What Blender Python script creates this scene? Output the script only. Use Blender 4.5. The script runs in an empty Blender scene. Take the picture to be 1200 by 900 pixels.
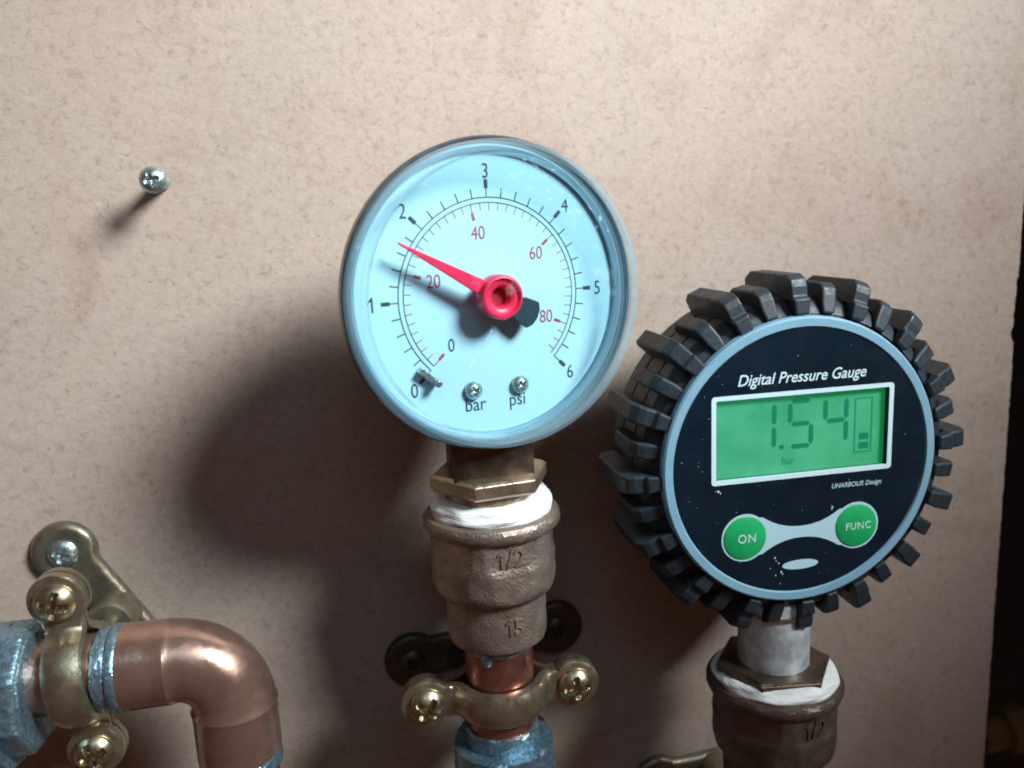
import bpy, bmesh, math, random
from mathutils import Vector, Matrix
random.seed(7)
MM = 0.001
PI = math.pi
sc = bpy.context.scene
COL = sc.collection

# ------------------------------------------------------------------ camera
cam = bpy.data.cameras.new('camera')
camo = bpy.data.objects.new('camera', cam)
COL.objects.link(camo)
right = Vector((0.98287759, -0.07800616, 0.16693318))
camX = Vector((0.98287759, -0.17857351, -0.04542191))
camD = Vector((-0.07800616, -0.17992934, -0.9805817))
camF = Vector((0.16693318, 0.96733497, -0.19077835))
m = Matrix(((camX.x, -camD.x, -camF.x), (camX.y, -camD.y, -camF.y), (camX.z, -camD.z, -camF.z))).to_4x4()
m.translation = Vector((-22.894, -193.872, 98.148)) * MM
camo.matrix_world = m
cam.sensor_width = 36
cam.lens = 963.0 / 1200 * 36
cam.clip_start = 0.005
cam.clip_end = 20
cam.dof.use_dof = True
cam.dof.focus_distance = 0.168
cam.dof.aperture_fstop = cam.lens / 1.9
sc.camera = camo

# ------------------------------------------------------------------ light
w = bpy.data.worlds.new('World'); sc.world = w; w.use_nodes = True
bg = w.node_tree.nodes['Background']
bg.inputs[0].default_value = (1.0, 0.50, 0.35, 1); bg.inputs[1].default_value = 0.078

def aim(o, pos, target):
    o.location = Vector(pos) * MM
    o.rotation_euler = (Vector(target) * MM - o.location).to_track_quat('-Z', 'Y').to_euler()

sp = bpy.data.lights.new('lamp', 'SPOT'); spo = bpy.data.objects.new('lamp', sp); COL.objects.link(spo)
sp.energy = 62; sp.color = (0.87, 0.96, 1.0); sp.shadow_soft_size = 0.115
sp.spot_size = math.radians(35.5); sp.spot_blend = 1.0
aim(spo, (385, -374, 468), (10, 0, 160))

ar = bpy.data.lights.new('window_light', 'AREA'); aro = bpy.data.objects.new('window_light', ar); COL.objects.link(aro)
ar.shape = 'RECTANGLE'; ar.size = 0.30; ar.size_y = 0.20; ar.energy = 0.30; ar.color = (0.50, 0.78, 1.0)
aim(aro, (-40, -420, 420), (20, -20, 40))

sc.view_settings.view_transform = 'Standard'
sc.view_settings.look = 'None'
sc.view_settings.exposure = 0
sc.view_settings.gamma = 1
sc.render.engine = 'CYCLES'
sc.cycles.max_bounces = 8
sc.cycles.filter_width = 1.9
sc.cycles.transparent_max_bounces = 16
sc.cycles.caustics_reflective = False

# ------------------------------------------------------------------ materials
def mat(name, base, metallic=0.0, rough=0.5, var=0.0, col2=None, nscale=300, bump=0.0, bscale=900, bdist=0.0003,
        rvar=0.0, emit=None, estr=0.0, coat=0.0, spec=0.5, patch=0.5, pw=0.12, aniso=None):
    m = bpy.data.materials.new(name); m.use_nodes = True
    nt = m.node_tree; N = nt.nodes; L = nt.links
    p = N['Principled BSDF']
    p.inputs['Base Color'].default_value = (*base, 1)
    p.inputs['Metallic'].default_value = metallic
    p.inputs['Roughness'].default_value = rough
    p.inputs['Coat Weight'].default_value = coat
    p.inputs['Specular IOR Level'].default_value = spec
    if emit:
        p.inputs['Emission Color'].default_value = (*emit, 1); p.inputs['Emission Strength'].default_value = estr
    tc = N.new('ShaderNodeTexCoord')
    mp = N.new('ShaderNodeMapping')
    L.new(tc.outputs['Object'], mp.inputs['Vector'])
    if aniso: mp.inputs['Scale'].default_value = aniso
    if col2:
        n = N.new('ShaderNodeTexNoise'); n.inputs['Scale'].default_value = nscale; n.inputs['Detail'].default_value = 8
        n.inputs['Roughness'].default_value = 0.65
        L.new(mp.outputs[0], n.inputs['Vector'])
        r = N.new('ShaderNodeValToRGB')
        r.color_ramp.elements[0].position = patch - pw; r.color_ramp.elements[1].position = patch + pw
        r.color_ramp.elements[0].color = (*base, 1); r.color_ramp.elements[1].color = (*col2, 1)
        L.new(n.outputs['Fac'], r.inputs[0]); L.new(r.outputs[0], p.inputs['Base Color'])
    if rvar:
        n = N.new('ShaderNodeTexNoise'); n.inputs['Scale'].default_value = nscale * 1.7; n.inputs['Detail'].default_value = 6
        L.new(mp.outputs[0], n.inputs['Vector'])
        mr = N.new('ShaderNodeMapRange'); mr.inputs[1].default_value = 0.3; mr.inputs[2].default_value = 0.7
        mr.inputs[3].default_value = max(0.02, rough - rvar); mr.inputs[4].default_value = min(1, rough + rvar)
        L.new(n.outputs['Fac'], mr.inputs[0]); L.new(mr.outputs[0], p.inputs['Roughness'])
    if bump:
        n = N.new('ShaderNodeTexNoise'); n.inputs['Scale'].default_value = bscale; n.inputs['Detail'].default_value = 6
        L.new(mp.outputs[0], n.inputs['Vector'])
        b = N.new('ShaderNodeBump'); b.inputs['Strength'].default_value = bump; b.inputs['Distance'].default_value = bdist
        L.new(n.outputs['Fac'], b.inputs['Height']); L.new(b.outputs[0], p.inputs['Normal'])
    return m

def board_material():
    m = bpy.data.materials.new('hardboard'); m.use_nodes = True
    nt = m.node_tree; N = nt.nodes; L = nt.links; p = N['Principled BSDF']
    p.inputs['Roughness'].default_value = 0.72; p.inputs['Specular IOR Level'].default_value = 0.25
    tc = N.new('ShaderNodeTexCoord')
    def noise(scale, detail, rough=0.6, dist=0.0, vec=None):
        n = N.new('ShaderNodeTexNoise'); n.inputs['Scale'].default_value = scale; n.inputs['Detail'].default_value = detail
        n.inputs['Roughness'].default_value = rough; n.inputs['Distortion'].default_value = dist
        L.new(vec or tc.outputs['Object'], n.inputs['Vector']); return n
    def ramp(src, stops):
        r = N.new('ShaderNodeValToRGB'); e = r.color_ramp.elements
        while len(e) < len(stops): e.new(0.5)
        for i, (pos, c) in enumerate(stops): e[i].position = pos; e[i].color = (*c, 1)
        L.new(src, r.inputs[0]); return r
    def mix(a, b, fac, mode='MIX'):
        x = N.new('ShaderNodeMix'); x.data_type = 'RGBA'; x.blend_type = mode
        if isinstance(fac, float): x.inputs[0].default_value = fac
        else: L.new(fac, x.inputs[0])
        L.new(a, x.inputs[6]); L.new(b, x.inputs[7]); return x.outputs[2]
    big = noise(16, 3)
    base = ramp(big.outputs['Fac'], [(0.3, (0.435, 0.325, 0.27)), (0.5, (0.45, 0.35, 0.29)), (0.7, (0.425, 0.34, 0.28))])
    mid = noise(480, 6, 0.75, 0.8)
    m1 = ramp(mid.outputs['Fac'], [(0.30, (0.60, 0.57, 0.54)), (0.46, (0.93, 0.92, 0.91)), (0.62, (1.0, 1.0, 1.0)), (0.74, (1.16, 1.15, 1.12))])
    c = mix(base.outputs[0], m1.outputs[0], 0.8, 'MULTIPLY')
    # stretched fibres
    mp = N.new('ShaderNodeMapping'); mp.inputs['Scale'].default_value = (1, 1, 1.35); mp.inputs['Rotation'].default_value = (0, 0.5, 0)
    L.new(tc.outputs['Object'], mp.inputs[0])
    fib = noise(540, 6, 0.75, 0.7, mp.outputs[0])
    m2 = ramp(fib.outputs['Fac'], [(0.27, (0.58, 0.48, 0.41)), (0.42, (0.93, 0.92, 0.91)), (0.62, (1, 1, 1)), (0.73, (1.2, 1.2, 1.18))])
    c = mix(c, m2.outputs[0], 0.6, 'MULTIPLY')
    spk = noise(700, 2, 0.5)
    m3 = ramp(spk.outputs['Fac'], [(0.25, (0.35, 0.24, 0.18)), (0.33, (1, 1, 1))])
    c = mix(c, m3.outputs[0], 0.45, 'MULTIPLY')
    st = noise(45, 6, 0.6, 0.8)
    m4 = ramp(st.outputs['Fac'], [(0.30, (0.86, 0.82, 0.78)), (0.48, (1, 1, 1)), (0.62, (1.0, 1.01, 1.0)), (0.75, (1.05, 1.03, 1.02))])
    c = mix(c, m4.outputs[0], 0.8, 'MULTIPLY')
    L.new(c, p.inputs['Base Color'])
    b = N.new('ShaderNodeBump'); b.inputs['Strength'].default_value = 0.35; b.inputs['Distance'].default_value = 0.0004
    L.new(fib.outputs['Fac'], b.inputs['Height']); L.new(b.outputs[0], p.inputs['Normal'])
    return m

def clear_material(name, tint, body=0.0, bodycol=(0.6, 0.8, 0.85), scratch_haze=False):
    m = bpy.data.materials.new(name); m.use_nodes = True
    nt = m.node_tree; N = nt.nodes; L = nt.links
    for n in list(N): N.remove(n)
    out = N.new('ShaderNodeOutputMaterial')
    tr = N.new('ShaderNodeBsdfTransparent'); tr.inputs[0].default_value = (*tint, 1)
    gl = N.new('ShaderNodeBsdfGlossy'); gl.inputs['Roughness'].default_value = 0.06
    lay = N.new('ShaderNodeLayerWeight'); lay.inputs[0].default_value = 0.5
    pw_ = N.new('ShaderNodeMath'); pw_.operation = 'POWER'; pw_.inputs[1].default_value = 5.0
    lw = N.new('ShaderNodeMath'); lw.operation = 'MULTIPLY_ADD'; lw.inputs[1].default_value = 0.9; lw.inputs[2].default_value = 0.035
    L.new(lay.outputs['Facing'], pw_.inputs[0]); L.new(pw_.outputs[0], lw.inputs[0])
    last = tr.outputs[0]
    if body or scratch_haze:
        pb = N.new('ShaderNodeBsdfPrincipled'); pb.inputs['Base Color'].default_value = (*bodycol, 1); pb.inputs['Roughness'].default_value = 0.25
        mx = N.new('ShaderNodeMixShader'); mx.inputs[0].default_value = body
        L.new(last, mx.inputs[1]); L.new(pb.outputs[0], mx.inputs[2]); last = mx.outputs[0]
        if scratch_haze:  # whitish patches: scratches, with glare and haze painted into the window
            tc = N.new('ShaderNodeTexCoord'); no = N.new('ShaderNodeTexNoise'); no.inputs['Scale'].default_value = 120
            no.inputs['Detail'].default_value = 9; no.inputs['Roughness'].default_value = 0.75
            L.new(tc.outputs['Object'], no.inputs['Vector'])
            r = N.new('ShaderNodeMapRange'); r.inputs[1].default_value = 0.56; r.inputs[2].default_value = 1.0
            r.inputs[3].default_value = body; r.inputs[4].default_value = min(1, body + 0.6)
            L.new(no.outputs['Fac'], r.inputs[0]); L.new(r.outputs[0], mx.inputs[0])
    m2 = N.new('ShaderNodeMixShader'); L.new(lw.outputs[0], m2.inputs[0]); L.new(last, m2.inputs[1]); L.new(gl.outputs[0], m2.inputs[2])
    L.new(m2.outputs[0], out.inputs[0])
    return m

M = {}
M['board'] = board_material()
M['board_edge'] = mat('board_edge', (0.5, 0.42, 0.33), rough=0.9, col2=(0.3, 0.22, 0.16), nscale=500, bump=0.6)
M['dark_wall'] = mat('dark_wall', (0.012, 0.014, 0.015), rough=0.9, col2=(0.02, 0.02, 0.02), nscale=20)
M['zinc'] = mat('zinc', (0.55, 0.66, 0.68), metallic=0.9, rough=0.32, col2=(0.35, 0.45, 0.42), nscale=900, rvar=0.12, bump=0.2, bscale=1500)
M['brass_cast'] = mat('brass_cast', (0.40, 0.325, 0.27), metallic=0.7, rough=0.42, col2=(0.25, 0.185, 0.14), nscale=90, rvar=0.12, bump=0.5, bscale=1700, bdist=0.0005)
M['brass_shade'] = mat('brass_shade', (0.20, 0.15, 0.12), metallic=0.7, rough=0.45, col2=(0.11, 0.08, 0.065), nscale=90, rvar=0.1, bump=0.4, bscale=1700, bdist=0.0005)  # darker copy of brass_cast, shade put into the colour
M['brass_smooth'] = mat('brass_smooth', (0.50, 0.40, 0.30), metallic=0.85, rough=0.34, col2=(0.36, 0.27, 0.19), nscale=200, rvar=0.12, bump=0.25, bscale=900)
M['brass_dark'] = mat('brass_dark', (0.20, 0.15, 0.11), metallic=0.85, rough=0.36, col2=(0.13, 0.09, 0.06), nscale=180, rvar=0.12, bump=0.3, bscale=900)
M['brass_clip'] = mat('brass_clip', (0.50, 0.44, 0.32), metallic=0.9, rough=0.33, col2=(0.36, 0.31, 0.21), nscale=260, rvar=0.1, bump=0.18, bscale=1200)
M['brass_screw'] = mat('brass_screw', (0.50, 0.42, 0.28), metallic=0.95, rough=0.33, col2=(0.30, 0.24, 0.14), nscale=500, rvar=0.08, bump=0.1)
M['brass_tarnished'] = mat('brass_tarnished', (0.34, 0.29, 0.2), metallic=0.85, rough=0.4, col2=(0.22, 0.2, 0.15), nscale=260, rvar=0.1, bump=0.3)
M['plate_shaded'] = mat('plate_shaded', (0.10, 0.08, 0.065), metallic=0.7, rough=0.45, col2=(0.06, 0.05, 0.04), nscale=260, bump=0.3)  # darker than brass_tarnished: deep shade behind the middle clip, put into the colour
M['copper'] = mat('copper', (0.60, 0.39, 0.31), metallic=0.85, rough=0.28, col2=(0.36, 0.21, 0.155), nscale=85, rvar=0.12, bump=0.12, bscale=900, patch=0.57, pw=0.17)
M['copper_pipe'] = mat('copper_pipe', (0.50, 0.25, 0.20), metallic=0.9, rough=0.3, col2=(0.38, 0.15, 0.12), nscale=220, rvar=0.1, bump=0.15, bscale=700)
M['solder'] = mat('solder', (0.32, 0.48, 0.58), metallic=0.8, rough=0.32, col2=(0.20, 0.35, 0.45), nscale=520, rvar=0.15, bump=0.55, bscale=800, bdist=0.0008)
M['ptfe'] = mat('ptfe', (0.88, 0.88, 0.86), rough=0.4, col2=(0.6, 0.6, 0.58), nscale=110, bump=0.7, bscale=160, bdist=0.0012, aniso=(1, 1, 7), patch=0.62)
M['steel_neck'] = mat('steel_neck', (0.78, 0.84, 0.87), metallic=0.4, rough=0.42, col2=(0.45, 0.48, 0.5), nscale=200, rvar=0.12, bump=0.3, bscale=500)
M['case'] = mat('case', (0.16, 0.19, 0.21), metallic=0.8, rough=0.35, rvar=0.08, nscale=200)
M['seat_ring'] = mat('seat_ring', (0.25, 0.42, 0.52), metallic=0.3, rough=0.35)
M['dial'] = mat('dial', (0.46, 0.75, 0.86), rough=0.42, col2=(0.44, 0.73, 0.85), nscale=40)
M['dial_black'] = mat('dial_black', (0.03, 0.05, 0.07), rough=0.6)
M['dial_red'] = mat('dial_red', (0.38, 0.05, 0.09), rough=0.6)
M['needle'] = mat('needle', (0.78, 0.02, 0.075), rough=0.35, col2=(0.85, 0.03, 0.1), nscale=200, bump=0.15, emit=(0.8, 0.0, 0.06), estr=0.0)
M['needle_tail'] = mat('needle_tail', (0.015, 0.045, 0.06), rough=0.4)
M['clear'] = clear_material('clear_window', (0.95, 0.985, 0.99), scratch_haze=True)
M['bezel'] = clear_material('clear_bezel', (0.90, 0.975, 0.99), body=0.15, bodycol=(0.60, 0.84, 0.95), scratch_haze=False)
M['rubber'] = mat('rubber', (0.008, 0.019, 0.029), rough=0.5, col2=(0.022, 0.030, 0.037), nscale=500, rvar=0.1, bump=0.15, bscale=1500, spec=0.5)
M['ring'] = mat('ring', (0.23, 0.42, 0.53), rough=0.38, col2=(0.20, 0.38, 0.49), nscale=150, bump=0.05)
M['face'] = mat('face', (0.002, 0.009, 0.018), rough=0.3, col2=(0.003, 0.014, 0.026), nscale=90, rvar=0.08)
M['print_white'] = mat('print_white', (0.62, 0.80, 0.84), rough=0.5)
M['print_pale'] = mat('print_pale', (0.45, 0.66, 0.74), rough=0.5)
M['button'] = mat('button', (0.01, 0.42, 0.12), rough=0.4, col2=(0.012, 0.36, 0.11), nscale=300, emit=(0.0, 0.5, 0.14), estr=0.0)
M['lcd'] = mat('lcd', (0.03, 0.20, 0.11), rough=0.3, col2=(0.07, 0.30, 0.18), nscale=60, emit=(0.0, 0.36, 0.125), estr=0.5)
_nt = M['lcd'].node_tree; _p = _nt.nodes['Principled BSDF']
_tc = _nt.nodes.new('ShaderNodeTexCoord'); _sx = _nt.nodes.new('ShaderNodeSeparateXYZ'); _mr = _nt.nodes.new('ShaderNodeMapRange')
_mr.inputs[1].default_value = -0.016; _mr.inputs[2].default_value = 0.019; _mr.interpolation_type = 'SMOOTHSTEP'
_cr = _nt.nodes.new('ShaderNodeValToRGB'); _cr.color_ramp.elements[0].color = (0.03, 0.36, 0.16, 1); _cr.color_ramp.elements[1].color = (0.0, 0.30, 0.07, 1)
_nt.links.new(_tc.outputs['Object'], _sx.inputs[0]); _nt.links.new(_sx.outputs[0], _mr.inputs[0]); _nt.links.new(_mr.outputs[0], _cr.inputs[0]); _nt.links.new(_cr.outputs[0], _p.inputs['Emission Color'])
M['lcd_seg'] = mat('lcd_seg', (0.01, 0.12, 0.07), rough=0.3, emit=(0.0, 0.25, 0.10), estr=0.42)
M['lcd_ghost'] = mat('lcd_ghost', (0.015, 0.16, 0.11), rough=0.3, emit=(0.0, 0.28, 0.13), estr=0.42)
M['dust'] = mat('dust', (0.7, 0.8, 0.82), rough=0.8)
M['thread_brass'] = mat('thread_brass', (0.16, 0.11, 0.04), metallic=0.5, rough=0.4)

# ------------------------------------------------------------------ helpers
def link(name, me, m, parent=None, loc=(0, 0, 0), rot=(0, 0, 0), smooth=35):
    o = bpy.data.objects.new(name, me); COL.objects.link(o)
    if m: me.materials.append(m)
    if smooth:
        for p in me.polygons: p.use_smooth = True
        me.set_sharp_from_angle(angle=math.radians(smooth))
    if parent: o.parent = parent
    o.location = Vector(loc) * MM; o.rotation_euler = rot
    return o

def mesh(verts, faces):
    me = bpy.data.meshes.new('mesh')
    me.from_pydata([(v[0] * MM, v[1] * MM, v[2] * MM) for v in verts], [], faces)
    bm = bmesh.new(); bm.from_mesh(me)
    bmesh.ops.recalc_face_normals(bm, faces=bm.faces)
    bm.to_mesh(me); bm.free()
    return me

def part(name, vf, m, parent=None, loc=(0, 0, 0), rot=(0, 0, 0), smooth=35, bevel=0):
    o = link(name, mesh(*vf), m, parent, loc, rot, smooth)
    if bevel:
        b = o.modifiers.new('bevel', 'BEVEL'); b.width = bevel * MM; b.segments = 3; b.limit_method = 'ANGLE'; b.angle_limit = math.radians(35)
        b.harden_normals = True
    return o

def thing(name, label, cat, loc=(0, 0, 0), rz=0, group=None):
    o = bpy.data.objects.new(name, None); COL.objects.link(o); o.empty_display_size = 0.01
    o.location = Vector(loc) * MM; o.rotation_euler = (0, 0, rz)
    o['label'] = label; o['category'] = cat
    if group: o['group'] = group
    return o

def tag(o, label, cat, group=None):
    o['label'] = label; o['category'] = cat
    if group: o['group'] = group
    return o

def lathe(prof, seg=96, axis='z', rf=None, closed=False):
    """prof: list of (r, h).  axis z: (x,y,h).  axis y: (x,-h,z) i.e. h towards the viewer"""
    V = []; F = []
    n = len(prof)
    for i, (r, h) in enumerate(prof):
        for j in range(seg):
            a = 2 * PI * j / seg
            rr = rf(r, h, a) if rf else r
            x, y = rr * math.cos(a), rr * math.sin(a)
            V.append((x, y, h) if axis == 'z' else (x, -h, y))
    for i in range(n - 1 + (1 if closed else 0)):
        for j in range(seg):
            a = i * seg + j; b = i * seg + (j + 1) % seg
            i2 = (i + 1) % n
            F.append((a, b, i2 * seg + (j + 1) % seg, i2 * seg + j))
    if not closed:
        F.append(tuple(range(seg))); F.append(tuple(range((n - 1) * seg, n * seg)))
    return V, F

def prism(poly, h0, h1, axis='y'):
    """poly in (x,z); extruded towards the viewer from h0 to h1"""
    n = len(poly)
    f = (lambda p, h: (p[0], -h, p[1])) if axis == 'y' else (lambda p, h: (p[0], p[1], h))
    V = [f(p, h0) for p in poly] + [f(p, h1) for p in poly]
    F = [tuple(range(n)), tuple(range(n, 2 * n))] + [(i, (i + 1) % n, n + (i + 1) % n, n + i) for i in range(n)]
    return V, F

def join(*vfs):
    V = []; F = []
    for v, f in vfs:
        k = len(V); V += list(v); F += [tuple(i + k for i in q) for q in f]
    return V, F

def rrect(cx, cz, hw, hh, r, n=6):
    P = []
    for sx, sz, a0 in ((1, 1, 0), (-1, 1, 90), (-1, -1, 180), (1, -1, 270)):
        for k in range(n + 1):
            a = math.radians(a0 + 90 * k / n)
            P.append((cx + sx * (hw - r) + r * math.cos(a), cz + sz * (hh - r) + r * math.sin(a)))
    return P

def ngon(n, r, a0=0, cx=0, cz=0):
    return [(cx + r * math.cos(a0 + 2 * PI * i / n), cz + r * math.sin(a0 + 2 * PI * i / n)) for i in range(n)]

def tube(path, radii, seg=40, rf=None):
    """path: list of Vector, radii per point; capped"""
    V = []; F = []; n = len(path)
    up = None
    for i in range(n):
        t = (path[min(i + 1, n - 1)] - path[max(i - 1, 0)]).normalized()
        if up is None:
            up = Vector((0, 1, 0)) if abs(t.y) < 0.9 else Vector((1, 0, 0))
        u = (up - t * up.dot(t)).normalized(); v = t.cross(u); up = u
        for j in range(seg):
            a = 2 * PI * j / seg
            r = radii[i] * (rf(i, a) if rf else 1)
            V.append(tuple(path[i] + u * r * math.cos(a) + v * r * math.sin(a)))
    for i in range(n - 1):
        for j in range(seg):
            a = i * seg + j; b = i * seg + (j + 1) % seg
            F.append((a, b, b + seg, a + seg))
    F.append(tuple(range(seg))); F.append(tuple(range((n - 1) * seg, n * seg)))
    return V, F

def text_mesh(txt, size, offset=0.0, shear=0.0, depth=0.05, space=1.0, wx=1.0):
    if not txt.startswith('1'): return raw_text(txt, size, offset, shear, depth, space, wx)
    t = size * 0.15 + offset * size * 0.5; h = size / 2
    one = [(t / 2, -h), (t / 2, h), (-t * 0.3, h), (-size * 0.26, h - size * 0.20), (-size * 0.26, h - size * 0.36), (-t / 2, h - size * 0.24), (-t / 2, -h)]
    a = prism([(x * wx, z) for x, z in one], -depth / 2, depth / 2)
    if txt == '1': return a
    b = raw_text(txt[1:], size, offset, shear, depth, space, wx)
    lo = min(v[0] for v in b[0]); hi = max(v[0] for v in b[0]); gap = size * 0.16
    tot = size * 0.3 + gap + hi - lo
    return join(shift(a, -tot / 2 + size * 0.26), shift(b, -tot / 2 + size * 0.3 + gap - lo))

def raw_text(txt, size, offset=0.0, shear=0.0, depth=0.05, space=1.0, wx=1.0):
    """returns verts/faces, centred, x right z up, front towards -y; size = cap height in mm"""
    c = bpy.data.curves.new('t', 'FONT'); c.body = txt; c.size = size / 0.72
    c.offset = offset; c.shear = shear; c.space_character = space
    c.extrude = depth / 2; c.align_x = 'CENTER'; c.resolution_u = 4
    o = bpy.data.objects.new('t', c); COL.objects.link(o)
    me = bpy.data.meshes.new_from_object(o.evaluated_get(bpy.context.evaluated_depsgraph_get()))
    V = [(v.co.x * wx, -v.co.z, v.co.y) for v in me.vertices]; F = [tuple(p.vertices) for p in me.polygons]
    bpy.data.objects.remove(o); bpy.data.curves.remove(c); bpy.data.meshes.remove(me)
    bm = bmesh.new(); vs = [bm.verts.new((x, y, z - size / 2)) for x, y, z in V]
    for f in F:
        try: bm.faces.new([vs[i] for i in f])
        except ValueError: pass
    bmesh.ops.remove_doubles(bm, verts=bm.verts, dist=0.001)
    bmesh.ops.recalc_face_normals(bm, faces=bm.faces)
    bm.verts.index_update()
    V = [tuple(v.co) for v in bm.verts]; F = [tuple(v.index for v in f.verts) for f in bm.faces]; bm.free()
    return V, F

def shift(vf, dx=0, dy=0, dz=0):
    return [(x + dx, y + dy, z + dz) for x, y, z in vf[0]], vf[1]

def head(r, h, rec, arm=0.6, aw=0.14, rot=0.3, rings=22, seg=72, skirt=0.6):
    """pan head with a cross recess, facing the viewer"""
    V = []; F = []
    for i in range(rings + 1):
        rr = r * (i / rings)
        for j in range(seg):
            a = 2 * PI * j / seg
            x, y = rr * math.cos(a), rr * math.sin(a)
            z = skirt + (h - skirt) * (1 - (rr / r) ** 2.6)
            xa = x * math.cos(rot) + y * math.sin(rot); ya = -x * math.sin(rot) + y * math.cos(rot)
            d = 0
            for p, q in ((xa, ya), (ya, xa)):
                e1 = max(0, min(1, (arm * r - abs(p)) / (0.16 * r))); e2 = max(0, min(1, (aw * r - abs(q)) / (0.06 * r) + 0.5))
                d = max(d, min(1, e1) * e2)
            taper = 1 - 0.55 * (rr / (arm * r)) if rr < arm * r else 0.45
            z -= rec * d * max(taper, 0.2)
            V.append((x, -z, y))
    for i in range(rings):
        for j in range(seg):
            a = i * seg + j; b = i * seg + (j + 1) % seg
            F.append((a, b, b + seg, a + seg))
    k = len(V)
    for j in range(seg):
        a = 2 * PI * j / seg; V.append((r * 1.0 * math.cos(a), 0, r * math.sin(a)))
    for j in range(seg):
        a = rings * seg + j; b = rings * seg + (j + 1) % seg
        F.append((a, b, k + (j + 1) % seg, k + j))
    F.append(tuple(range(k, k + seg)))
    return V, F

# ------------------------------------------------------------------ the setting
def board():
    pts = [(-300, 330), (-300, -280), (149.4, -280)]
    z = -280
    while z < 330:
        z += 0.7 if z > -90 and z < 180 else 6
        dx = random.uniform(-0.16, 0.16)
        if 58 < z < 80: dx += -0.55 * math.sin((z - 58) / 22 * PI) + random.uniform(-0.28, 0.2)
        if 61 < z < 64: dx -= 0.5
        pts.append((149.4 + dx, min(z, 330)))
    o = part('backing_board', prism(pts, -12, 0), M['board'], smooth=0)
    o['kind'] = 'structure'
    o.data.materials.append(M['board_edge'])
    for p in o.data.polygons:
        if abs(p.normal.y) < 0.5: p.material_index = 1
board()
o = part('background_wall', prism([(-900, -900), (1400, -900), (1400, 900), (-900, 900)], -306, -300), M['dark_wall'], smooth=0)
o['kind'] = 'structure'

# blurred brass part beyond the board's edge
bt = thing('brass_valve', 'dark out of focus brass fitting in the gap beyond the board edge', 'valve', (214, 62, -107))
part('body', lathe([(5, -14), (7, -13), (7, -4), (9.5, -3), (9.5, 6), (7, 7), (7, 22), (5, 24)], 40), M['thread_brass'], bt, rot=(0, PI / 2 * 0.95, 0))
part('nut', prism(ngon(6, 11), -5, 5, 'z'), M['thread_brass'], bt, loc=(13, 0, 0), rot=(0, PI / 2 * 0.95, 0), bevel=0.6)

# ------------------------------------------------------------------ loose screw
s = thing('screw', 'small zinc screw sticking out of bare board with long diagonal shadow', 'screw', (-64.0, 0, 110.4))
def shank(r, l0, l1, pitch=1.0, seg=24):
    prof = []
    h = l0; k = 0
    while h < l1:
        prof.append((r * (1.0 if k % 2 else 0.78), h)); h += pitch / 2; k += 1
    return lathe(prof, seg, 'y')
part('shank', shank(1.5, -4, 9.8), M['zinc'], s)
part('head', head(2.7, 1.9, 1.2, skirt=0.5), M['zinc'], s, loc=(0, -9.4, 0))

# ------------------------------------------------------------------ analogue gauge
GA = math.radians(14)
g = thing('pressure_gauge', 'round dial pressure gauge with pale blue face and red needle', 'pressure gauge', (0, -28, 41))
piv = (1.1, -9.2, 43.8)
GS = 0.972
def gp(name, vf, m, parent=g, dy=0, **k):
    return part(name, vf, m, parent, **k)
RZ = (0, 0, GA)
case = part('case', lathe([(20, -10), (25.5, -9.5), (27.2, -8), (28.2, -5), (29.6, -1.5), (30.45, -0.6), (30.5, 1.9), (30.3, 2.15), (30.0, 2.1), (29.92, 1.4), (29.3, 1.4), (29.2, -0.8)], 128, 'y'), M['case'], g, loc=piv, rot=RZ)
dial = part('dial', lathe([(27.6, -1.4), (27.6, -0.6)], 128, 'y'), M['dial'], g, loc=piv, rot=RZ)
part('seat_ring', lathe([(27.7, -1.2), (29.15, -1.2), (29.15, 0.9), (28.6, 1.2), (28.0, 0.6), (27.7, -0.4)], 128, 'y', closed=True), M['seat_ring'], g, loc=piv, rot=RZ)
bz = part('bezel', lathe([(27.6, 1.45), (29.85, 1.45), (29.88, 1.6), (29.85, 2.6), (29.7, 3.2), (29.4, 6.6), (29.1, 7.6), (28.2, 8.1), (27.3, 7.9), (26.8, 7.1), (26.9, 2.0)], 160, 'y', closed=True), M['bezel'], g, loc=piv, rot=RZ)
win = part('window', lathe([(26.75, 5.9), (26.75, 7.1), (24, 7.3), (0.5, 7.35)], 128, 'y'), M['clear'], g, loc=piv, rot=RZ, smooth=20)
# marks are flat print on the dial: h = -0.6 is the dial surface
H0, H1 = -0.62, -0.56
def mark(ang, r0, r1, wd, h1=H1, dc=(0, 0)):
    a = math.radians(ang); c, s_ = math.cos(a), math.sin(a)
    P = [(r0, -wd / 2), (r1, -wd / 2), (r1, wd / 2), (r0, wd / 2)]
    return prism([(c * u - s_ * v + dc[0], s_ * u + c * v + dc[1]) for u, v in P], H0, h1)
def arc(r, wd, a0, a1, n=90):
    V = []; 
    A = [math.radians(a0 + (a1 - a0) * i / n) for i in range(n + 1)]
    P = [((r + wd / 2) * math.cos(a), (r + wd / 2) * math.sin(a)) for a in A] + [((r - wd / 2) * math.cos(a), (r - wd / 2) * math.sin(a)) for a in reversed(A)]
    return quadstrip(P, n)
def quadstrip(P, n):
    V = [(p[0], -H0, p[1]) for p in P] + [(p[0], -H1, p[1]) for p in P]; F = []
    m_ = 2 * (n + 1)
    for i in range(n):
        a, b, c, d = i, i + 1, m_ - 2 - i, m_ - 1 - i
        F += [(a, b, c, d), (a + m_, b + m_, c + m_, d + m_)]
    return V, F
RA = 19.1
blk = [arc(RA, 0.22, -45, 225), arc(RA - 1.0, 0.2, -45, 225)]
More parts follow.
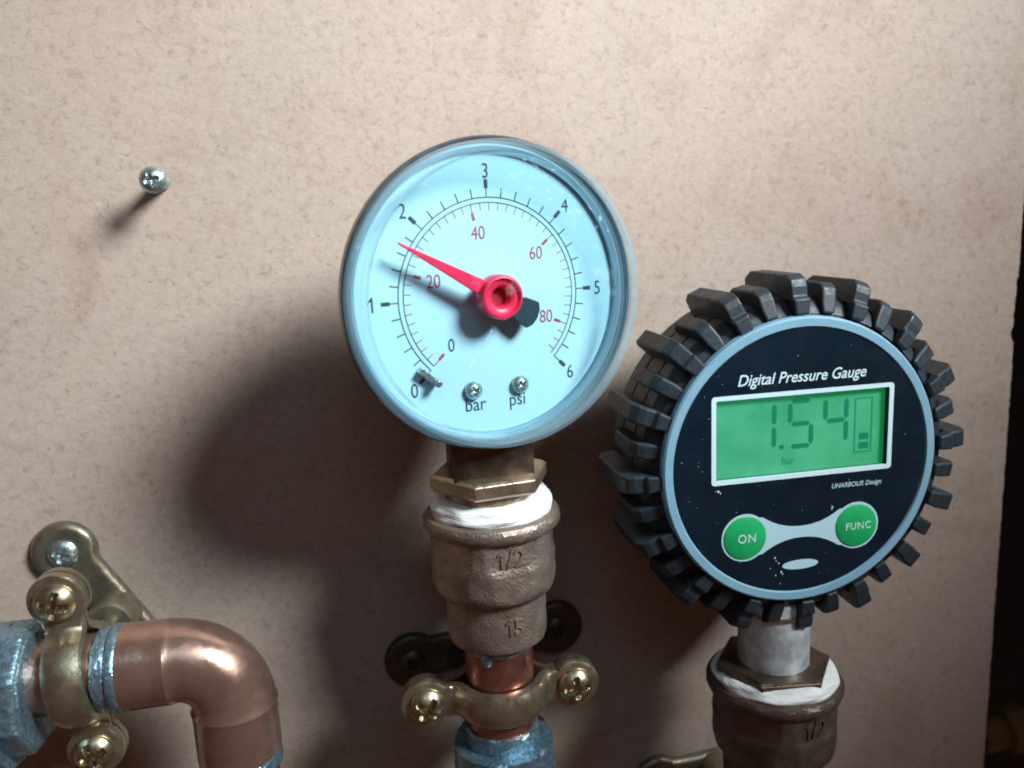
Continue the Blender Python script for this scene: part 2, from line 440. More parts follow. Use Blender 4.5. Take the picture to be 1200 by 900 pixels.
for i in range(31):
    a = 225 - 9 * i
    if i % 5 == 0: blk += [mark(a, RA, RA + 3.4, 0.2), mark(a, RA + 1.7, RA + 3.4, 0.75, H1 + 0.02)]
    else: blk += [mark(a, RA, RA + 1.8, 0.24)]
part('bar_scale', join(*blk), M['dial_black'], dial, smooth=0)
red = []
for i in range(44):
    a = 225 - i * 2 * 0.0689476 * 45
    if i % 10 == 0: red += [mark(a, RA - 4.1, RA - 1.1, 0.2), mark(a, RA - 4.1, RA - 2.6, 0.6, H1 + 0.02)]
    else: red += [mark(a, RA - 2.5, RA - 1.1, 0.17)]
part('psi_scale', join(*red), M['dial_red'], dial, smooth=0)
def lettering(name, txt, size, x, z, m, parent, off=0.0, sh=0, rot=0, dep=0.06, h=-0.6, **k):
    vf = text_mesh(txt, size, off, sh, dep, **k)
    c, s_ = math.cos(rot), math.sin(rot)
    V = [(x + vx * c - vz * s_, -h + vy * 1.0 - dep / 2 + 0.0, z + vx * s_ + vz * c) for vx, vy, vz in vf[0]]
    return part(name, (V, vf[1]), m, parent, smooth=0)
for i in range(7):
    a = math.radians(225 - 45 * i)
    lettering('numeral', str(i), 2.9, 24.2 * math.cos(a), 24.2 * math.sin(a), M['dial_black'], dial, off=0.0, wx=0.8)
for v in (0, 20, 40, 60, 80):
    a = math.radians(225 - v * 0.0689476 * 45)
    lettering('numeral', str(v), 2.7, 12.7 * math.cos(a) + (0.3 if v else 0), 12.7 * math.sin(a), M['dial_red'] if v else M['dial_black'], dial, off=0.0, wx=0.8)
lettering('lettering', 'bar', 2.8, -4.6, -21.4, M['dial_black'], dial, off=0.01, wx=0.9)
lettering('lettering', 'psi', 2.8, 4.7, -21.4, M['dial_black'], dial, off=0.0, wx=0.9)
part('printed_ring', lathe([(1.15, -0.62), (1.45, -0.62), (1.45, -0.55), (1.15, -0.55)], 32, 'y', closed=True), M['print_pale'], dial, loc=(-3.8, 0, -5.6))
for x in (-5.0, 5.0):
    part('dial_screw', head(1.75, 1.5, 1.0, rot=0.5), M['zinc'], g, loc=(piv[0] + math.cos(GA) * x, piv[1] + math.sin(GA) * x + 0.3, piv[2] - 18.0), rot=RZ)
part('stop_pin', join(shift(prism(rrect(0, 0, 2.3, 0.62, 0.3), -0.62, 1.2), 0, 0, 0), shift(lathe([(0.8, -0.6), (0.8, 2.4), (0.5, 2.7)], 20, 'y'), 1.7, 0, 0)), M['zinc'], g,
     loc=(piv[0] + math.cos(GA) * -14.0, piv[1] + math.sin(GA) * -14.0, piv[2] - 14.2), rot=(0, math.radians(42), GA), bevel=0.15)
sx_ = [(-3.4, -5.6), (-5.0, -8.0), (-6.4, -9.7), (-8.4, -12.6), (-8.5, -12.5), (-6.3, -9.55), (-4.8, -7.85), (-3.3, -5.6)]
part('scratch_haze', prism(sx_, 7.36, 7.40), M['print_white'], win, smooth=0)
rw = random.Random(5); sm = []
for k in range(46):
    a = math.radians(rw.gauss(52, 24) if k < 32 else rw.uniform(0, 360)); q = rw.gauss(23.3, 1.6) if k < 32 else 25 * math.sqrt(rw.random())
    q = min(q, 26.0); x, z = q * math.cos(a), q * math.sin(a); l = rw.uniform(0.15, 0.9) if k < 32 else rw.uniform(0.06, 0.2); t_ = a + PI / 2 + rw.uniform(-0.5, 0.5); wd = rw.uniform(0.03, 0.09)
    dx, dz = math.cos(t_) * l, math.sin(t_) * l; nx, nz = -math.sin(t_) * wd, math.cos(t_) * wd
    sm.append(prism([(x - dx, z - dz), (x + nx, z + nz), (x + dx, z + dz), (x - nx, z - nz)], 7.36, 7.39))
o = part('dust', join(*sm), M['print_pale'], win, smooth=0); o['kind'] = 'stuff'  # streaks at upper right paint the window's glare; scattered flecks are dust
# needle
NA = math.radians(150)
def npoly(pts, ang, h0, h1):
    c, s_ = math.cos(ang), math.sin(ang)
    return prism([(c * u - s_ * v, s_ * u + c * v) for u, v in pts], h0, h1)
needle = part('needle', npoly([(3.0, -1.6), (12, -0.95), (22.3, -0.22), (22.9, 0), (22.3, 0.22), (12, 0.95), (3.0, 1.6)], NA, 3.3, 4.1), M['needle'], g, loc=piv, rot=RZ, smooth=0, bevel=0.18)
part('hub', lathe([(1.9, 1.2), (3.9, 1.2), (4.35, 2.2), (4.35, 5.0), (4.1, 5.5), (3.7, 5.6), (3.45, 5.3), (3.3, 5.0), (2.5, 4.9), (2.1, 4.6), (1.9, 4.0)], 64, 'y', closed=True), M['needle'], needle)
part('hub_bore', lathe([(2.0, 1.4), (2.0, 2.6), (0.4, 2.7)], 32, 'y'), mat('hub_dark', (0.35, 0.008, 0.03), rough=0.5), needle)
tail = [(-3.4, -1.5), (-5.4, -2.5), (-8.4, -2.9), (-9.3, -1.7), (-9.6, 0), (-9.3, 1.7), (-8.4, 2.9), (-5.4, 2.5), (-3.4, 1.5)]
part('counterweight', npoly(tail, NA, 2.3, 3.2), M['needle_tail'], needle, smooth=0, bevel=0.2)
part('spindle', lathe([(0.9, -1), (0.9, 1)], 24, 'y'), M['zinc'], g, loc=piv, rot=RZ)
# stem: square block, hexagon
part('square_stem', prism(rrect(0, 0, 8.3, 7.6, 0.4, 2), 3.5, 17, 'z'), M['brass_dark'], g, smooth=30)
hx = ngon(6, 12.9, math.radians(-90 + 30 + 8))
def hexnut(poly, h0, h1, c=0.7, rr=12.2):
    V = []; n = len(poly)
    def ring(s, h): return [(p[0] * s, p[1] * s, h) for p in poly]
    V = ring(0.93, h0) + ring(1, h0 + c) + ring(1, h1 - c) + ring(0.93, h1); F = [tuple(range(n)), tuple(range(3 * n, 4 * n))]
    for k in range(3):
        for i in range(n): F.append((k * n + i, k * n + (i + 1) % n, (k + 1) * n + (i + 1) % n, (k + 1) * n + i))
    return V, F
part('hexagon', hexnut(hx, 3.4 - 0.2, 7.0), M['brass_smooth'], g, smooth=25, bevel=0.25)
part('thread', lathe([(9.5, -6), (9.5, 3.4)], 48), M['brass_smooth'], g)

for o in g.children:
    if tuple(o.location) == tuple(case.location): o.scale = (GS, GS, GS)

# ------------------------------------------------------------------ sockets (female reducers)
def socket(label, loc, sc_=1.0, rz=0.0, darkened=False):
    t = thing('brass_socket', label, 'pipe fitting', loc, 0, 'cast brass reducing sockets')
    phi = math.radians(-90 + 9) + rz
    # heights relative to the rim top (0)
    prof = [(10.4, -2.5), (10.6, -0.2), (11.4, 0.35), (13.2, 0.5), (14.2, 0.15), (14.65, -0.7), (14.65, -1.7), (14.3, -2.5), (13.7, -3.0),
            (13.5, -3.6), (13.5, -8.3), (13.5, -9.2), (13.45, -12), (13.4, -14.6), (13.1, -15.8), (12.3, -16.8), (11.4, -17.3), (10.95, -17.6),
            (10.85, -18.2), (10.8, -27), (10.6, -28.0), (10.0, -28.5), (7.8, -28.5), (7.8, -27)]
    fine = []
    for (r0, h0), (r1, h1) in zip(prof, prof[1:]):
        n = max(1, int(abs(h1 - h0) / 0.5))
        for k in range(n): fine.append((r0 + (r1 - r0) * k / n, h0 + (h1 - h0) * k / n))
    fine.append(prof[-1])
    def rf(r, h, a):
        lim = 99
        if -3.4 > h > -16.2:
            d = 12.35 if h > -8.6 else 12.75
            if -9.4 < h <= -8.6: d = 12.55
            b = (a - phi + PI / 6) % (PI / 3) - PI / 6
            lim = d / math.cos(b)
            if r > lim: r = lim
        return r + 0.05 * math.sin(a * 7 + h * 1.1) + 0.03 * math.sin(a * 17 - h * 2)
    mb_ = M['brass_cast'] if not darkened else M['brass_shade']  # darker brass stands in for the shade on the second socket
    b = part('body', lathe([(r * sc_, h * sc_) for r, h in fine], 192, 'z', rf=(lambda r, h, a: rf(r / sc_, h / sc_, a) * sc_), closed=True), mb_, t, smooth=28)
    # cast lettering
    vf = text_mesh('1/2', 3.9, 0.10, 0, 0.9)
    fa = phi + PI / 2
    pl = [(x, y - (12.25) , z) for x, y, z in vf[0]]
    c, s_ = math.cos(fa), math.sin(fa)
    part('cast_lettering', ([((x * c - y * s_) * sc_, (x * s_ + y * c) * sc_, (z - 6.3) * sc_) for x, y, z in pl], vf[1]), mb_, b, smooth=30)
    vf = text_mesh('15', 3.5, 0.10, 0, 0.9)
    R = 10.72; a0 = math.radians(12) + rz; V = []
    for x, y, z in vf[0]:
        a = a0 + x / R; rr = (R - y) * sc_
        V.append((rr * math.sin(a), -rr * math.cos(a), (z - 22.2) * sc_))
    part('cast_lettering', (V, vf[1]), mb_, b, smooth=30)
    return t
socket('brass reducing socket marked 1/2 and 15 under the round dial gauge', (0, -28, 38.6))
socket('brass reducing socket in shade under the black rubber gauge', (63.0, -33, -6.4), 1.04, rz=0.12, darkened=True)

def tape(label, loc, r, top, bot, tilt, phase):
    """white tape wound on the thread: uneven rolled edge"""
    seg = 120; V = []; F = []; rows = 9
    for i in range(rows):
        u = i / (rows - 1)
        for j in range(seg):
            a = 2 * PI * j / seg
            zt = top + tilt * math.sin(a + phase) + 0.25 * math.sin(5 * a + 1) + 0.12 * math.sin(13 * a)
            z = bot + (zt - bot) * u
            rr = r + 0.5 * math.sin(PI * u) ** 0.7 - 1.4 * u * u + 0.12 * math.sin(9 * a + 4 * u) + 0.15 * math.sin(4 * a - 9 * u)
            V.append((rr * math.cos(a), rr * math.sin(a), z))
    for i in range(rows - 1):
        for j in range(seg):
            F.append((i * seg + j, i * seg + (j + 1) % seg, (i + 1) * seg + (j + 1) % seg, (i + 1) * seg + j))
    F.append(tuple(range(seg))); F.append(tuple(range((rows - 1) * seg, rows * seg)))
    o = part('thread_tape', (V, F), M['ptfe'], None, loc=loc, smooth=60)
    return tag(o, label, 'tape', 'white tape wound on the threads')
tape('bright white thread tape bulging between brass hexagon and socket marked 1/2', (0, -28, 38.6), 12.7, 4.3, 0.1, 0.9, 0.3)
tape('thin white thread tape ring around the wetted hexagon under the rubber gauge', (63, -33, -6.4), 13.7, 2.6, 0.1, 0.5, 2.6)

# ------------------------------------------------------------------ copper pipes
p = thing('copper_pipe', 'vertical copper pipe held by the brass clip below the dial gauge', 'pipe', (0, -28, -20))
part('tube', lathe([(6.8, -60), (7.5, -60), (7.5, 32)], 72), M['copper_pipe'], p)
def crust(r, h0, h1, amp, seed, seg=96, rows=14):
    rnd = random.Random(seed); ph = [rnd.uniform(0, 6.28) for _ in range(8)]
    def rf(rr, h, a):
        return rr + amp * (0.5 * math.sin(3 * a + ph[0]) + 0.5 * math.sin(7 * a + 3 * h + ph[1]) + 0.35 * math.sin(13 * a - 5 * h + ph[2]) + 0.3 * math.sin(23 * a + 9 * h + ph[3]))
    prof = [(r * 0.86, h0)] + [(r - 0.25 * abs(2 * k / rows - 1) ** 3, h0 + (h1 - h0) * k / rows) for k in range(rows + 1)] + [(r * 0.86, h1)]
    return lathe(prof, seg, 'z', rf=rf)
part('solder_bead', crust(7.75, 27.7, 29.6, 0.12, 3), M['solder'], p, smooth=60)
blob = lathe([(0.2, -1.7), (0.9, -1.5), (1.25, -0.6), (1.2, 0.5), (0.7, 1.5), (0.2, 1.8)], 20)
part('solder_drip', blob, M['solder'], p, loc=(-3.6, -7.0, 28.0))

f = thing('solder_coupling', 'blue grey crusted solder fitting at the foot of the upright copper pipe', 'pipe fitting', (0, -28, -20))
part('collar', crust(8.2, 4.4, 8.7, 0.16, 5), M['solder'], f, smooth=60)
part('body', crust(11.3, -24, 4.8, 0.3, 9, rows=40), M['solder'], f, smooth=60)

p2 = thing('copper_pipe', 'short level copper pipe between the crusted nut and the elbow', 'pipe', (-86, -28, 13.2))
part('tube', lathe([(7.5, -45), (7.5, 14)], 72), M['copper'], p2, rot=(0, PI / 2, 0))
part('solder_bead', crust(8.35, 4.6, 7.3, 0.1, 8), M['solder'], p2, rot=(0, PI / 2, 0), smooth=60)
part('solder_bead', crust(8.85, 7.4, 9.3, 0.05, 12), M['solder'], p2, rot=(0, PI / 2, 0), smooth=60)

n = thing('compression_nut', 'blue silver crusted nut at the left edge of the photo', 'nut', (-93.0, -28, 11.8))
part('nut', hexnut(ngon(8, 13.2, 0.25), -26, 0.2, 1.0), M['solder'], n, rot=(0, PI / 2, 0), smooth=25, bevel=0.8)
part('collar', crust(14.0, -30, -5, 0.35, 31, rows=20), M['solder'], n, rot=(0, PI / 2, 0), loc=(0, 0, -1.5), smooth=60)

e = thing('copper_elbow', 'shiny copper elbow turning down from the level pipe', 'pipe elbow', (-56.6, -28, 13.2))
path = []; rad = []
def ap(x, z, r): path.append(Vector((x, 0, z))); rad.append(r)
for x, r in ((-22.0, 7.9), (-22.0, 8.65), (-19, 8.65), (-15.5, 8.6), (-11.7, 8.6), (-11.2, 8.7), (-10.7, 8.5)): ap(x, 0, r)
R_ = 10.6
for k in range(1, 24):
    a = PI / 2 * k / 24
    ap(-R_ + R_ * math.sin(a), -R_ + R_ * math.cos(a), 8.35 - 0.2 * math.sin(2 * a) + (0.15 if k > 21 else 0))
for z, r in ((-10.7, 8.7), (-11.2, 8.85), (-11.7, 8.65), (-16, 8.6), (-22.2, 8.6), (-22.5, 8.2)): ap(0, z, r)
path[0] = Vector((-21.99, 0, 0)); path[1] = Vector((-21.95, 0, 0))
part('body', tube(path, rad, 72), M['copper'], e, smooth=30)
p3 = thing('copper_pipe', 'copper pipe end with silver solder leaving the bottom of the elbow', 'pipe', (-56.6, -28, -9))
part('tube', lathe([(7.5, -50), (7.5, 4)], 64), M['copper_pipe'], p3)
part('solder_bead', crust(8.5, -3.6, -0.4, 0.15, 15), M['solder'], p3, smooth=60)

# ------------------------------------------------------------------ pipe clips
def strap(sgn, rp=7.7, ex=16.6, ye=1.25, th=2.0):
    """half of the clip: strap bent round the pipe with round ears; sgn=+1 front (towards viewer)"""
    R = rp + th / 2 + 0.35
    pts = []
    # right half path (x, h) from centre top to ear
    N1 = 26
    a_end = math.radians(62)
    for k in range(N1 + 1):
        a = a_end * k / N1; pts.append((R * math.sin(a), R * math.cos(a)))
    # concave fillet into the ear plane
    x0, h0 = pts[-1]; t0 = (math.cos(a_end), -math.sin(a_end))
    h1 = ye; x1 = x0 + 3.2
    for k in range(1, 13):
        u = k / 12
        # cubic bezier
        b0, b1, b2, b3 = (1 - u) ** 3, 3 * u * (1 - u) ** 2, 3 * u * u * (1 - u), u ** 3
        c1 = (x0 + t0[0] * 1.9, h0 + t0[1] * 1.9); c2 = (x1 - 1.6, h1)
        pts.append((b0 * x0 + b1 * c1[0] + b2 * c2[0] + b3 * x1, b0 * h0 + b1 * c1[1] + b2 * c2[1] + b3 * h1))
    re = 5.5
    xe = ex + re
    while x1 < xe - 0.02:
        x1 = min(x1 + 0.45, xe - 0.02); pts.append((x1, h1))
    full = [(-x, h) for x, h in reversed(pts[1:])] + pts
    V = []; F = []; K = 12
    n = len(full)
    for i, (x, h) in enumerate(full):
        a, b = full[max(i - 1, 0)], full[min(i + 1, n - 1)]
        tx, th_ = b[0] - a[0], b[1] - a[1]; l = math.hypot(tx, th_); nx, nh = -th_ / l, tx / l
        ax = abs(x)
        if ax > ex: wd = math.sqrt(max(0.02, re * re - (ax - ex) ** 2))
        elif ax > ex - re * 0.8: 
            wd = max(math.sqrt(re * re - (ax - ex) ** 2), 3.7)
        else: wd = 3.75
        round_ = th * (0.5 if ax < 11 else 0.30)
        # cross-section: front face crowned in the band, flat in the ears
        cr = 0.5 if ax < 10 else max(0, 0.5 - (ax - 10) * 0.18)
        sec = []
        e_ = min(round_, wd * 0.5)
        front = [(-wd, th / 2 - e_), (-wd + e_ * 0.3, th / 2 - e_ * 0.3), (-wd + e_, th / 2), (-wd * 0.4, th / 2 + cr * 0.8), (0, th / 2 + cr), (wd * 0.4, th / 2 + cr * 0.8), (wd - e_, th / 2), (wd - e_ * 0.3, th / 2 - e_ * 0.3), (wd, th / 2 - e_)]
        sec = front + [(wd, -th / 2), (0, -th / 2), (-wd, -th / 2)]
        for q, s_ in sec:
            V.append((x + nx * s_, -sgn * (h + nh * s_), q))
    for i in range(n - 1):
        for j in range(K):
            F.append((i * K + j, i * K + (j + 1) % K, (i + 1) * K + (j + 1) % K, (i + 1) * K + j))
    F.append(tuple(range(K))); F.append(tuple(range((n - 1) * K, n * K)))
    return V, F

def plate(hl=18.6, r=7.2, neck=5.3):
    """oval back plate with two domed round ends, on the board"""
    def outline(o_):
        P = []
        for sgn in (1, -1):
            for k in range(-12, 13):
                a = math.radians(k * 11.2)
                P.append((sgn * (hl + (r + o_) * math.cos(a)), sgn * (r + o_) * math.sin(a)))
            for k in range(1, 6):
                u = k / 6; x = sgn * (hl + r * math.cos(math.radians(134.4))) * (1 - 2 * u)
                z = sgn * ((neck + o_) + (r * 0.71 - neck) * abs(1 - 2 * u) ** 1.5)
                P.append((x, z))
        return P
    n = len(outline(0)); V = []; F = []
    rows = [(0, 0), (0, 1.0), (-0.6, 1.9), (-1.6, 2.2), (-2.6, 2.1)]
    for o_, h in rows: V += [(x, -h, z) for x, z in outline(o_)]
    for i in range(len(rows) - 1):
        for j in range(n): F.append((i * n + j, i * n + (j + 1) % n, (i + 1) * n + (j + 1) % n, (i + 1) * n + j))
    F += [tuple(range(n)), tuple(range((len(rows) - 1) * n, len(rows) * n))]
    return V, F

def clip(label, loc, rot_y, plate_rot, depth, mats, r1, r2, shift_p=(0, 0)):
    """loc: pipe axis point; depth: distance of the axis from the board; rot_y: turn of the ears"""
    t = thing('pipe_clip', label, 'pipe clip', loc, 0, 'brass pipe clips on the board')
    mb, mp_, ms = mats
    fb = part('front_band', strap(1), mb, t, rot=(0, rot_y, 0), smooth=40)
    part('rear_band', strap(-1), mb, t, rot=(0, rot_y, 0), smooth=40)
    for sx, rr in ((-1, r1), (1, r2)):
        x = sx * 16.6
        loc_ = (x * math.cos(rot_y), -2.3, -x * math.sin(rot_y))
        part('screw', join(head(3.95, 2.7, 2.0, arm=0.72, aw=0.15, rot=rr, skirt=0.7), lathe([(1.8, -6.5), (1.8, 0.1)], 20, 'y')), ms, t, loc=loc_, smooth=40)
    part('boss', join(lathe([(5.2, -12.5), (5.2, -9.6), (4.6, -9.0), (3, -8.9)], 40, 'y'), lathe([(2.4, -depth + 1), (2.4, -12)], 24, 'y'), lathe([(5.8, -depth + 1.8), (5.5, -depth + 6), (4.6, -depth + 7.5), (2.5, -depth + 7.6)], 40, 'y')), mp_, t)
    pr = part('back_plate', plate(), mp_, t, loc=(shift_p[0], depth, shift_p[1]), rot=(0, plate_rot, 0), smooth=40)
    for sx in (-1, 1):
        part('wood_screw', head(3.3, 1.5, 1.2, arm=0.6, rot=0.9 * sx, skirt=0.3), M['zinc'] if mp_ is not M['plate_shaded'] else M['plate_shaded'], pr, loc=(sx * 18.6, -2.1, 0), smooth=40)  # screws of the middle plate carry the same painted shade instead of zinc
    return t
B = (M['brass_clip'], M['brass_tarnished'], M['brass_screw'])
BD = (M['brass_clip'], M['plate_shaded'], M['brass_screw'])
clip('brass pipe clip with two cross head screws around the upright copper pipe', (0, -28, -3.7), 0, math.radians(-6), 28, BD, 0.85, 0.12, (0.3, -3.2))
clip('brass pipe clip standing upright around the level pipe beside the elbow', (-85.7, -28, 13.2), math.radians(-90) - 0.085, math.radians(60), 28, B, 0.35, 1.3)
clip('brass pipe clip cut off at the bottom edge under the rubber gauge', (63.0, -33, -53.5), 0, math.radians(-4), 33, B, 0.5, 1.1, (2, 0.4))
p4 = thing('copper_pipe', 'shaded copper pipe below the socket under the rubber gauge', 'pipe', (63, -33, -60))
part('tube', lathe([(7.5, -40), (7.5, 24)], 64), M['copper_pipe'], p4)

# ------------------------------------------------------------------ digital gauge
d = thing('digital_gauge', 'black digital pressure gauge in a toothed rubber boot with green display', 'pressure gauge', (62.8, -33, 47.3))
FY = 11.0   # face plane height towards the viewer
part('housing', lathe([(20, -14), (30, -13), (31.6, -11), (31.6, 8.0), (30.6, 8.6)], 128, 'y'), M['rubber'], d)
part('trim_ring', lathe([(27.8, 9.8), (28.0, 10.9), (28.3, 11.25), (29.8, 11.25), (30.2, 10.9), (30.35, 9.6)], 160, 'y', closed=True), M['ring'], d)
# face with a rectangular window
LW, LH, LX, LZ = 18.9, 8.35, 0.1, 6.15
def face_with_hole():
    n = 96; hole = rrect(LX, LZ, LW, LH, 0.4, 5)
    bm = bmesh.new()
    ov = [bm.verts.new((28.0 * math.cos(2 * PI * i / n) * MM, -10.95 * MM, 28.0 * math.sin(2 * PI * i / n) * MM)) for i in range(n)]
    hv = [bm.verts.new((x * MM, -10.95 * MM, z * MM)) for x, z in hole]
    ed = [bm.edges.new((ov[i], ov[(i + 1) % n])) for i in range(n)] + [bm.edges.new((hv[i], hv[(i + 1) % len(hv)])) for i in range(len(hv))]
    bmesh.ops.triangle_fill(bm, use_beauty=True, edges=ed)
    r = bmesh.ops.extrude_face_region(bm, geom=bm.faces[:])
    for v in r['geom']:
        if isinstance(v, bmesh.types.BMVert): v.co.y += 1.6 * MM
    bmesh.ops.recalc_face_normals(bm, faces=bm.faces)
    me = bpy.data.meshes.new('mesh'); bm.to_mesh(me); bm.free(); return me
face = link('face_panel', face_with_hole(), M['face'], d, smooth=0)
def ringpoly(outer, inner, h0, h1):
    n = len(outer); V = [(x, -h0, z) for x, z in outer] + [(x, -h0, z) for x, z in inner] + [(x, -h1, z) for x, z in outer] + [(x, -h1, z) for x, z in inner]; F = []
    for i in range(n):
        j = (i + 1) % n
        F += [(i, j, n + j, n + i), (2 * n + i, 2 * n + j, 3 * n + j, 3 * n + i), (i, j, 2 * n + j, 2 * n + i), (n + i, n + j, 3 * n + j, 3 * n + i)]
    return V, F
part('display_frame', ringpoly(rrect(LX, LZ, 20.0, 9.2, 0.7, 5), rrect(LX, LZ, 19.0, 8.3, 0.35, 5), 10.4, 11.05), M['print_white'], face, smooth=0)
lcd = part('display', prism(rrect(LX, LZ, 19.4, 8.8, 0.2, 2), 8.9, 9.75), M['lcd'], d, smooth=0)
LH0 = 9.74
def lp(pts, m, name='segment', h=0.05): return part(name, prism(pts, LH0, LH0 + h), m, lcd, smooth=0)
# seven segment digits: (x, z) = bottom centre of the digit
def seg_digit(x, z, wdt, hgt, t, on, name):
    hw, hh = wdt / 2, hgt / 2; g_ = 0.22
    def hbar(zc):
        return [(x - hw + g_, zc), (x - hw + g_ + t / 2, zc + t / 2), (x + hw - g_ - t / 2, zc + t / 2), (x + hw - g_, zc), (x + hw - g_ - t / 2, zc - t / 2), (x - hw + g_ + t / 2, zc - t / 2)]
    def vbar(xc, za, zb):
        return [(xc, za + g_), (xc - t / 2, za + g_ + t / 2), (xc - t / 2, zb - g_ - t / 2), (xc, zb - g_), (xc + t / 2, zb - g_ - t / 2), (xc + t / 2, za + g_ + t / 2)]
    S = {'a': hbar(z + hgt), 'g': hbar(z + hh), 'd': hbar(z), 'f': vbar(x - hw, z + hh, z + hgt), 'b': vbar(x + hw, z + hh, z + hgt), 'e': vbar(x - hw, z, z + hh), 'c': vbar(x + hw, z, z + hh)}
    polys = [prism(S[k], LH0, LH0 + 0.05) for k in on]
    part(name, join(*polys), M['lcd_seg'], lcd, smooth=0)
SEG = dict(t=1.05)
seg_digit(-8.15, 3.3, 4.7, 9.5, 1.0, 'bc', 'digit')
seg_digit(0.05, 3.3, 4.7, 9.5, 1.0, 'afgcd', 'digit')
seg_digit(7.9, 3.3, 4.7, 9.5, 1.0, 'fgbc', 'digit')
lp(rrect(-4.1, 3.4, 0.5, 0.5, 0.2, 3), M['lcd_seg'], 'decimal_point')
def ftext(name, txt, size, x, z, m, parent, off, sh, h, **k):
    vf = text_mesh(txt, size, off, sh, 0.06, **k)
    return part(name, ([(vx + x, -h + vy, vz + z) for vx, vy, vz in vf[0]], vf[1]), m, parent, smooth=0)
ftext('unit_lettering', 'Bar', 1.5, -2.7, 0.4, M['lcd_ghost'], lcd, 0.02, 0, LH0 + 0.02)
part('level_indicator', join(prism([(12.1, 0.6), (12.45, 0.6), (12.45, 12.4), (12.1, 12.4)], LH0, LH0 + .05), prism([(15.9, 0.6), (16.25, 0.6), (16.25, 12.4), (15.9, 12.4)], LH0, LH0 + .05),
     prism([(12.45, 12.1), (15.9, 12.1), (15.9, 12.4), (12.45, 12.4)], LH0, LH0 + .05), prism([(12.45, 0.6), (15.9, 0.6), (15.9, 0.9), (12.45, 0.9)], LH0, LH0 + .05)), M['lcd_ghost'], lcd, smooth=0)
lp([(13.3, 3.4), (15.5, 3.4), (15.5, 4.8), (13.3, 4.8)], M['lcd_seg'], 'level_bar')
lp([(13.3, 1.4), (15.5, 1.4), (15.5, 2.8), (13.3, 2.8)], M['lcd_seg'], 'level_bar')
FH = 10.98
ftext('title_lettering', 'Digital Pressure Gauge', 2.35, -0.5, 18.3, M['print_white'], face, 0.028, 0.28, FH, wx=0.93)
ftext('small_lettering', 'UHARBOUR Design', 1.05, 12.3, -5.7, M['print_pale'], face, 0.01, 0.3, FH, wx=0.93)
# dumbbell shaped print under the two buttons
BX, BZ, BR = 12.55, -14.9, 5.15
def dumbbell():
    P = []; n = 20
    def top(x):  # half height of the waist
        u = abs(x) / 8.6
        return 1.25 + 2.75 * u ** 2.2
    for k in range(0, 41):
        x = 8.6 - 17.2 * k / 40; P.append((x, BZ + 0.0 + top(x)))
    a0 = 135.0
    th = math.degrees(math.atan2(top(8.6), BX - 8.6))
    for k in range(1, 40):
        a = math.radians(180 - th + 0) ; 
        ang = math.radians((th) + (360 - 2 * th) * k / 40)
        P.append((-BX + BR * math.cos(ang), BZ + BR * math.sin(ang)))
    for k in range(0, 41):
        x = -8.6 + 17.2 * k / 40; P.append((x, BZ - top(x)))
    for k in range(1, 40):
        ang = math.radians(180 + th + (360 - 2 * th) * k / 40)
        P.append((BX + BR * math.cos(ang), BZ + BR * math.sin(ang)))
    return P
part('button_surround', prism(dumbbell(), 10.9, FH + 0.02), M['print_pale'], face, smooth=0)
for sx, tx, ts in ((-1, 'ON', 1.9), (1, 'FUNC', 1.6)):
    b = part('button', lathe([(4.65, 10.9), (4.65, 11.15), (4.4, 11.28), (0.3, 11.36)], 64, 'y'), M['button'], d, loc=(sx * BX, 0, BZ), smooth=50)
    ftext('lettering', tx, ts, 0.3, 0, M['print_white'], b, 0.0, 0.0, 11.37, wx=0.95, space=1.1)
part('oval_print', prism([(4.1 * math.cos(2 * PI * k / 40), -22.2 + 1.05 * math.sin(2 * PI * k / 40)) for k in range(40)], 10.9, FH + 0.02), M['print_pale'], face, smooth=0)
# dust flecks on the face
fl = []
rnd = random.Random(21)
def fleck(x, z, r):
    n = rnd.randint(4, 7)
    return prism([(x + r * rnd.uniform(.4, 1.2) * math.cos(2 * PI * k / n), z + r * rnd.uniform(.3, 1.2) * math.sin(2 * PI * k / n)) for k in range(n)], FH + 0.01, FH + 0.06)
for x, z, r in ((-18.4, -4.3, .28), (-18.0, -4.7, .22), (-19.0, -4.2, .12), (7.0, -10.3, .28), (6.9, -10.8, .14), (-5.8, -20.1, .25), (-5.5, -20.8, .16), (-4.9, -21.4, .2), (-4.3, -23.4, .28), (-4.0, -24.0, .18), (-5.6, -24.0, .14), (-4.5, -26.0, .16), (-6.8, -22.3, .12)):
    fl.append(fleck(x, z, r))
for k in range(120):
    a = rnd.uniform(0, 2 * PI); q = 27 * math.sqrt(rnd.random()); x, z = q * math.cos(a), q * math.sin(a)
    if abs(x) < 20.3 and -3.4 < z < 15.6: continue
    fl.append(fleck(x, z, rnd.choice((.04, .05, .06, .09))))
o = part('dust', join(*fl), M['dust'], face, smooth=0); o['kind'] = 'stuff'
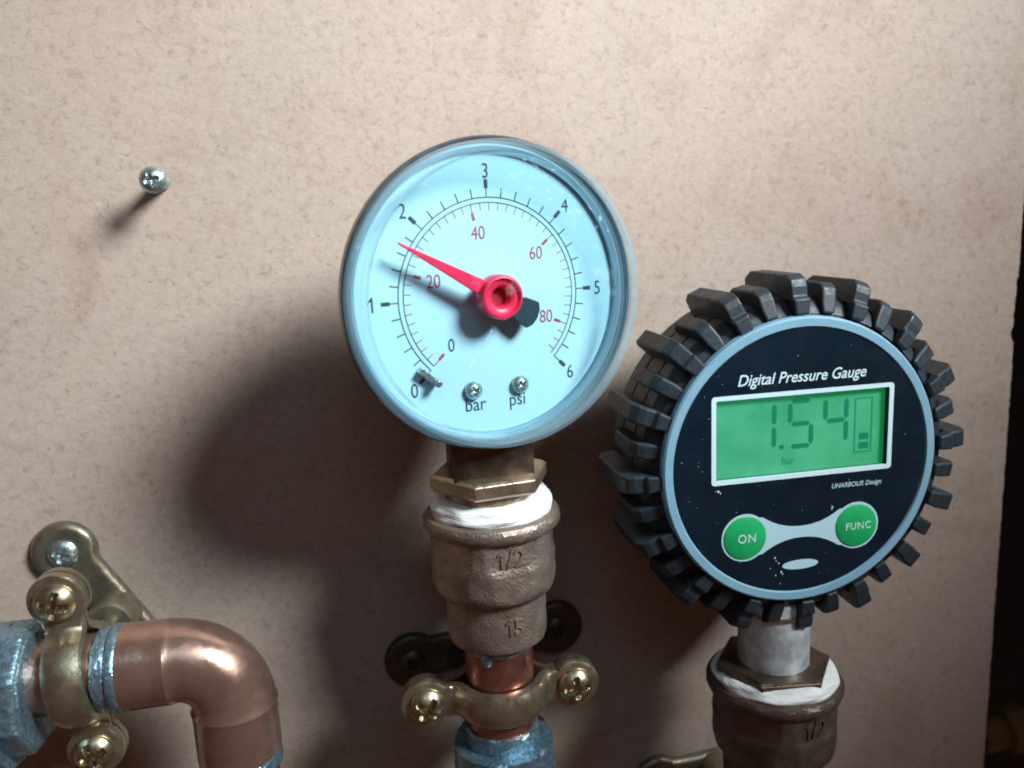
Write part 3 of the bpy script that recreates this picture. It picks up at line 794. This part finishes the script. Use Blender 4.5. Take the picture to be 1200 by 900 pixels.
# rubber boot
boot = part('rubber_boot', lathe([(29, -14.2), (33.6, -13.6), (34.2, -12.6), (34.2, -7.4), (33.5, -7.2), (33.5, -6.8), (34.2, -6.6), (34.2, 0.2), (33.5, 0.4), (33.5, 0.8), (34.2, 1.0), (34.2, 5.6), (33.2, 7.2), (32.0, 8.2), (30.9, 8.8), (30.5, 7)], 160, 'y'), M['rubber'], d, smooth=30)
def lug_mesh(ro, hf, hb, wd, step):
    """profile in (radius, h) extruded to width wd (z local), radius along +x"""
    P = [(33.6, hb), (ro - 1.6, hb), (ro, hb + 2.6), (ro, hf - 2.2), (ro - 0.9, hf - 0.4), (ro - 2.4, hf + 0.1)]
    if step: P += [(34.4, hf + 0.3), (34.2, hf + 1.2), (30.9, hf + 1.5), (30.7, hf - 0.2), (33.6, hf - 1.5)]
    else: P += [(33.2, hf + 0.5), (31.0, hf + 1.1), (30.8, hf - 0.5), (33.6, hf - 2)]
    n = len(P); V = []
    for s_ in (-1, 1):
        for r, h in P: V.append((r, -h, s_ * wd / 2 * (1.0 if r > 32 else 0.8)))
    F = [tuple(range(n)), tuple(range(n, 2 * n))] + [(i, (i + 1) % n, n + (i + 1) % n, n + i) for i in range(n)]
    return mesh(V, F)
lm_big = lug_mesh(38.9, 9.0, -11.5, 3.7, True); lm_big.materials.append(M['rubber'])
lm_small = lug_mesh(37.2, 8.6, -6.0, 3.3, False); lm_small.materials.append(M['rubber'])
lm_mid = None
NB = 16
for i in range(NB * 2):
    a = math.radians(2.5) + PI * i / NB
    big = i % 2 == 0
    o = bpy.data.objects.new('tread_lug', lm_big if big else lm_small); COL.objects.link(o); o.parent = boot
    o.rotation_euler = (0, -a, 0)
    b = o.modifiers.new('bevel', 'BEVEL'); b.width = 0.55 * MM; b.segments = 3; b.limit_method = 'ANGLE'
boot.location.x = 1.1 * MM; boot.location.z = -0.4 * MM
# neck and wetted hexagon
part('neck', lathe([(7.9, -57), (7.9, -37), (8.4, -36.6), (8.4, -33.5), (7.5, -33)], 64), M['steel_neck'], d, smooth=30)
part('boot_clamp_edge', lathe([(8.2, -36.9), (8.6, -36.6), (8.6, -35.9), (8.2, -35.6)], 64, closed=True), M['brass_clip'], d)
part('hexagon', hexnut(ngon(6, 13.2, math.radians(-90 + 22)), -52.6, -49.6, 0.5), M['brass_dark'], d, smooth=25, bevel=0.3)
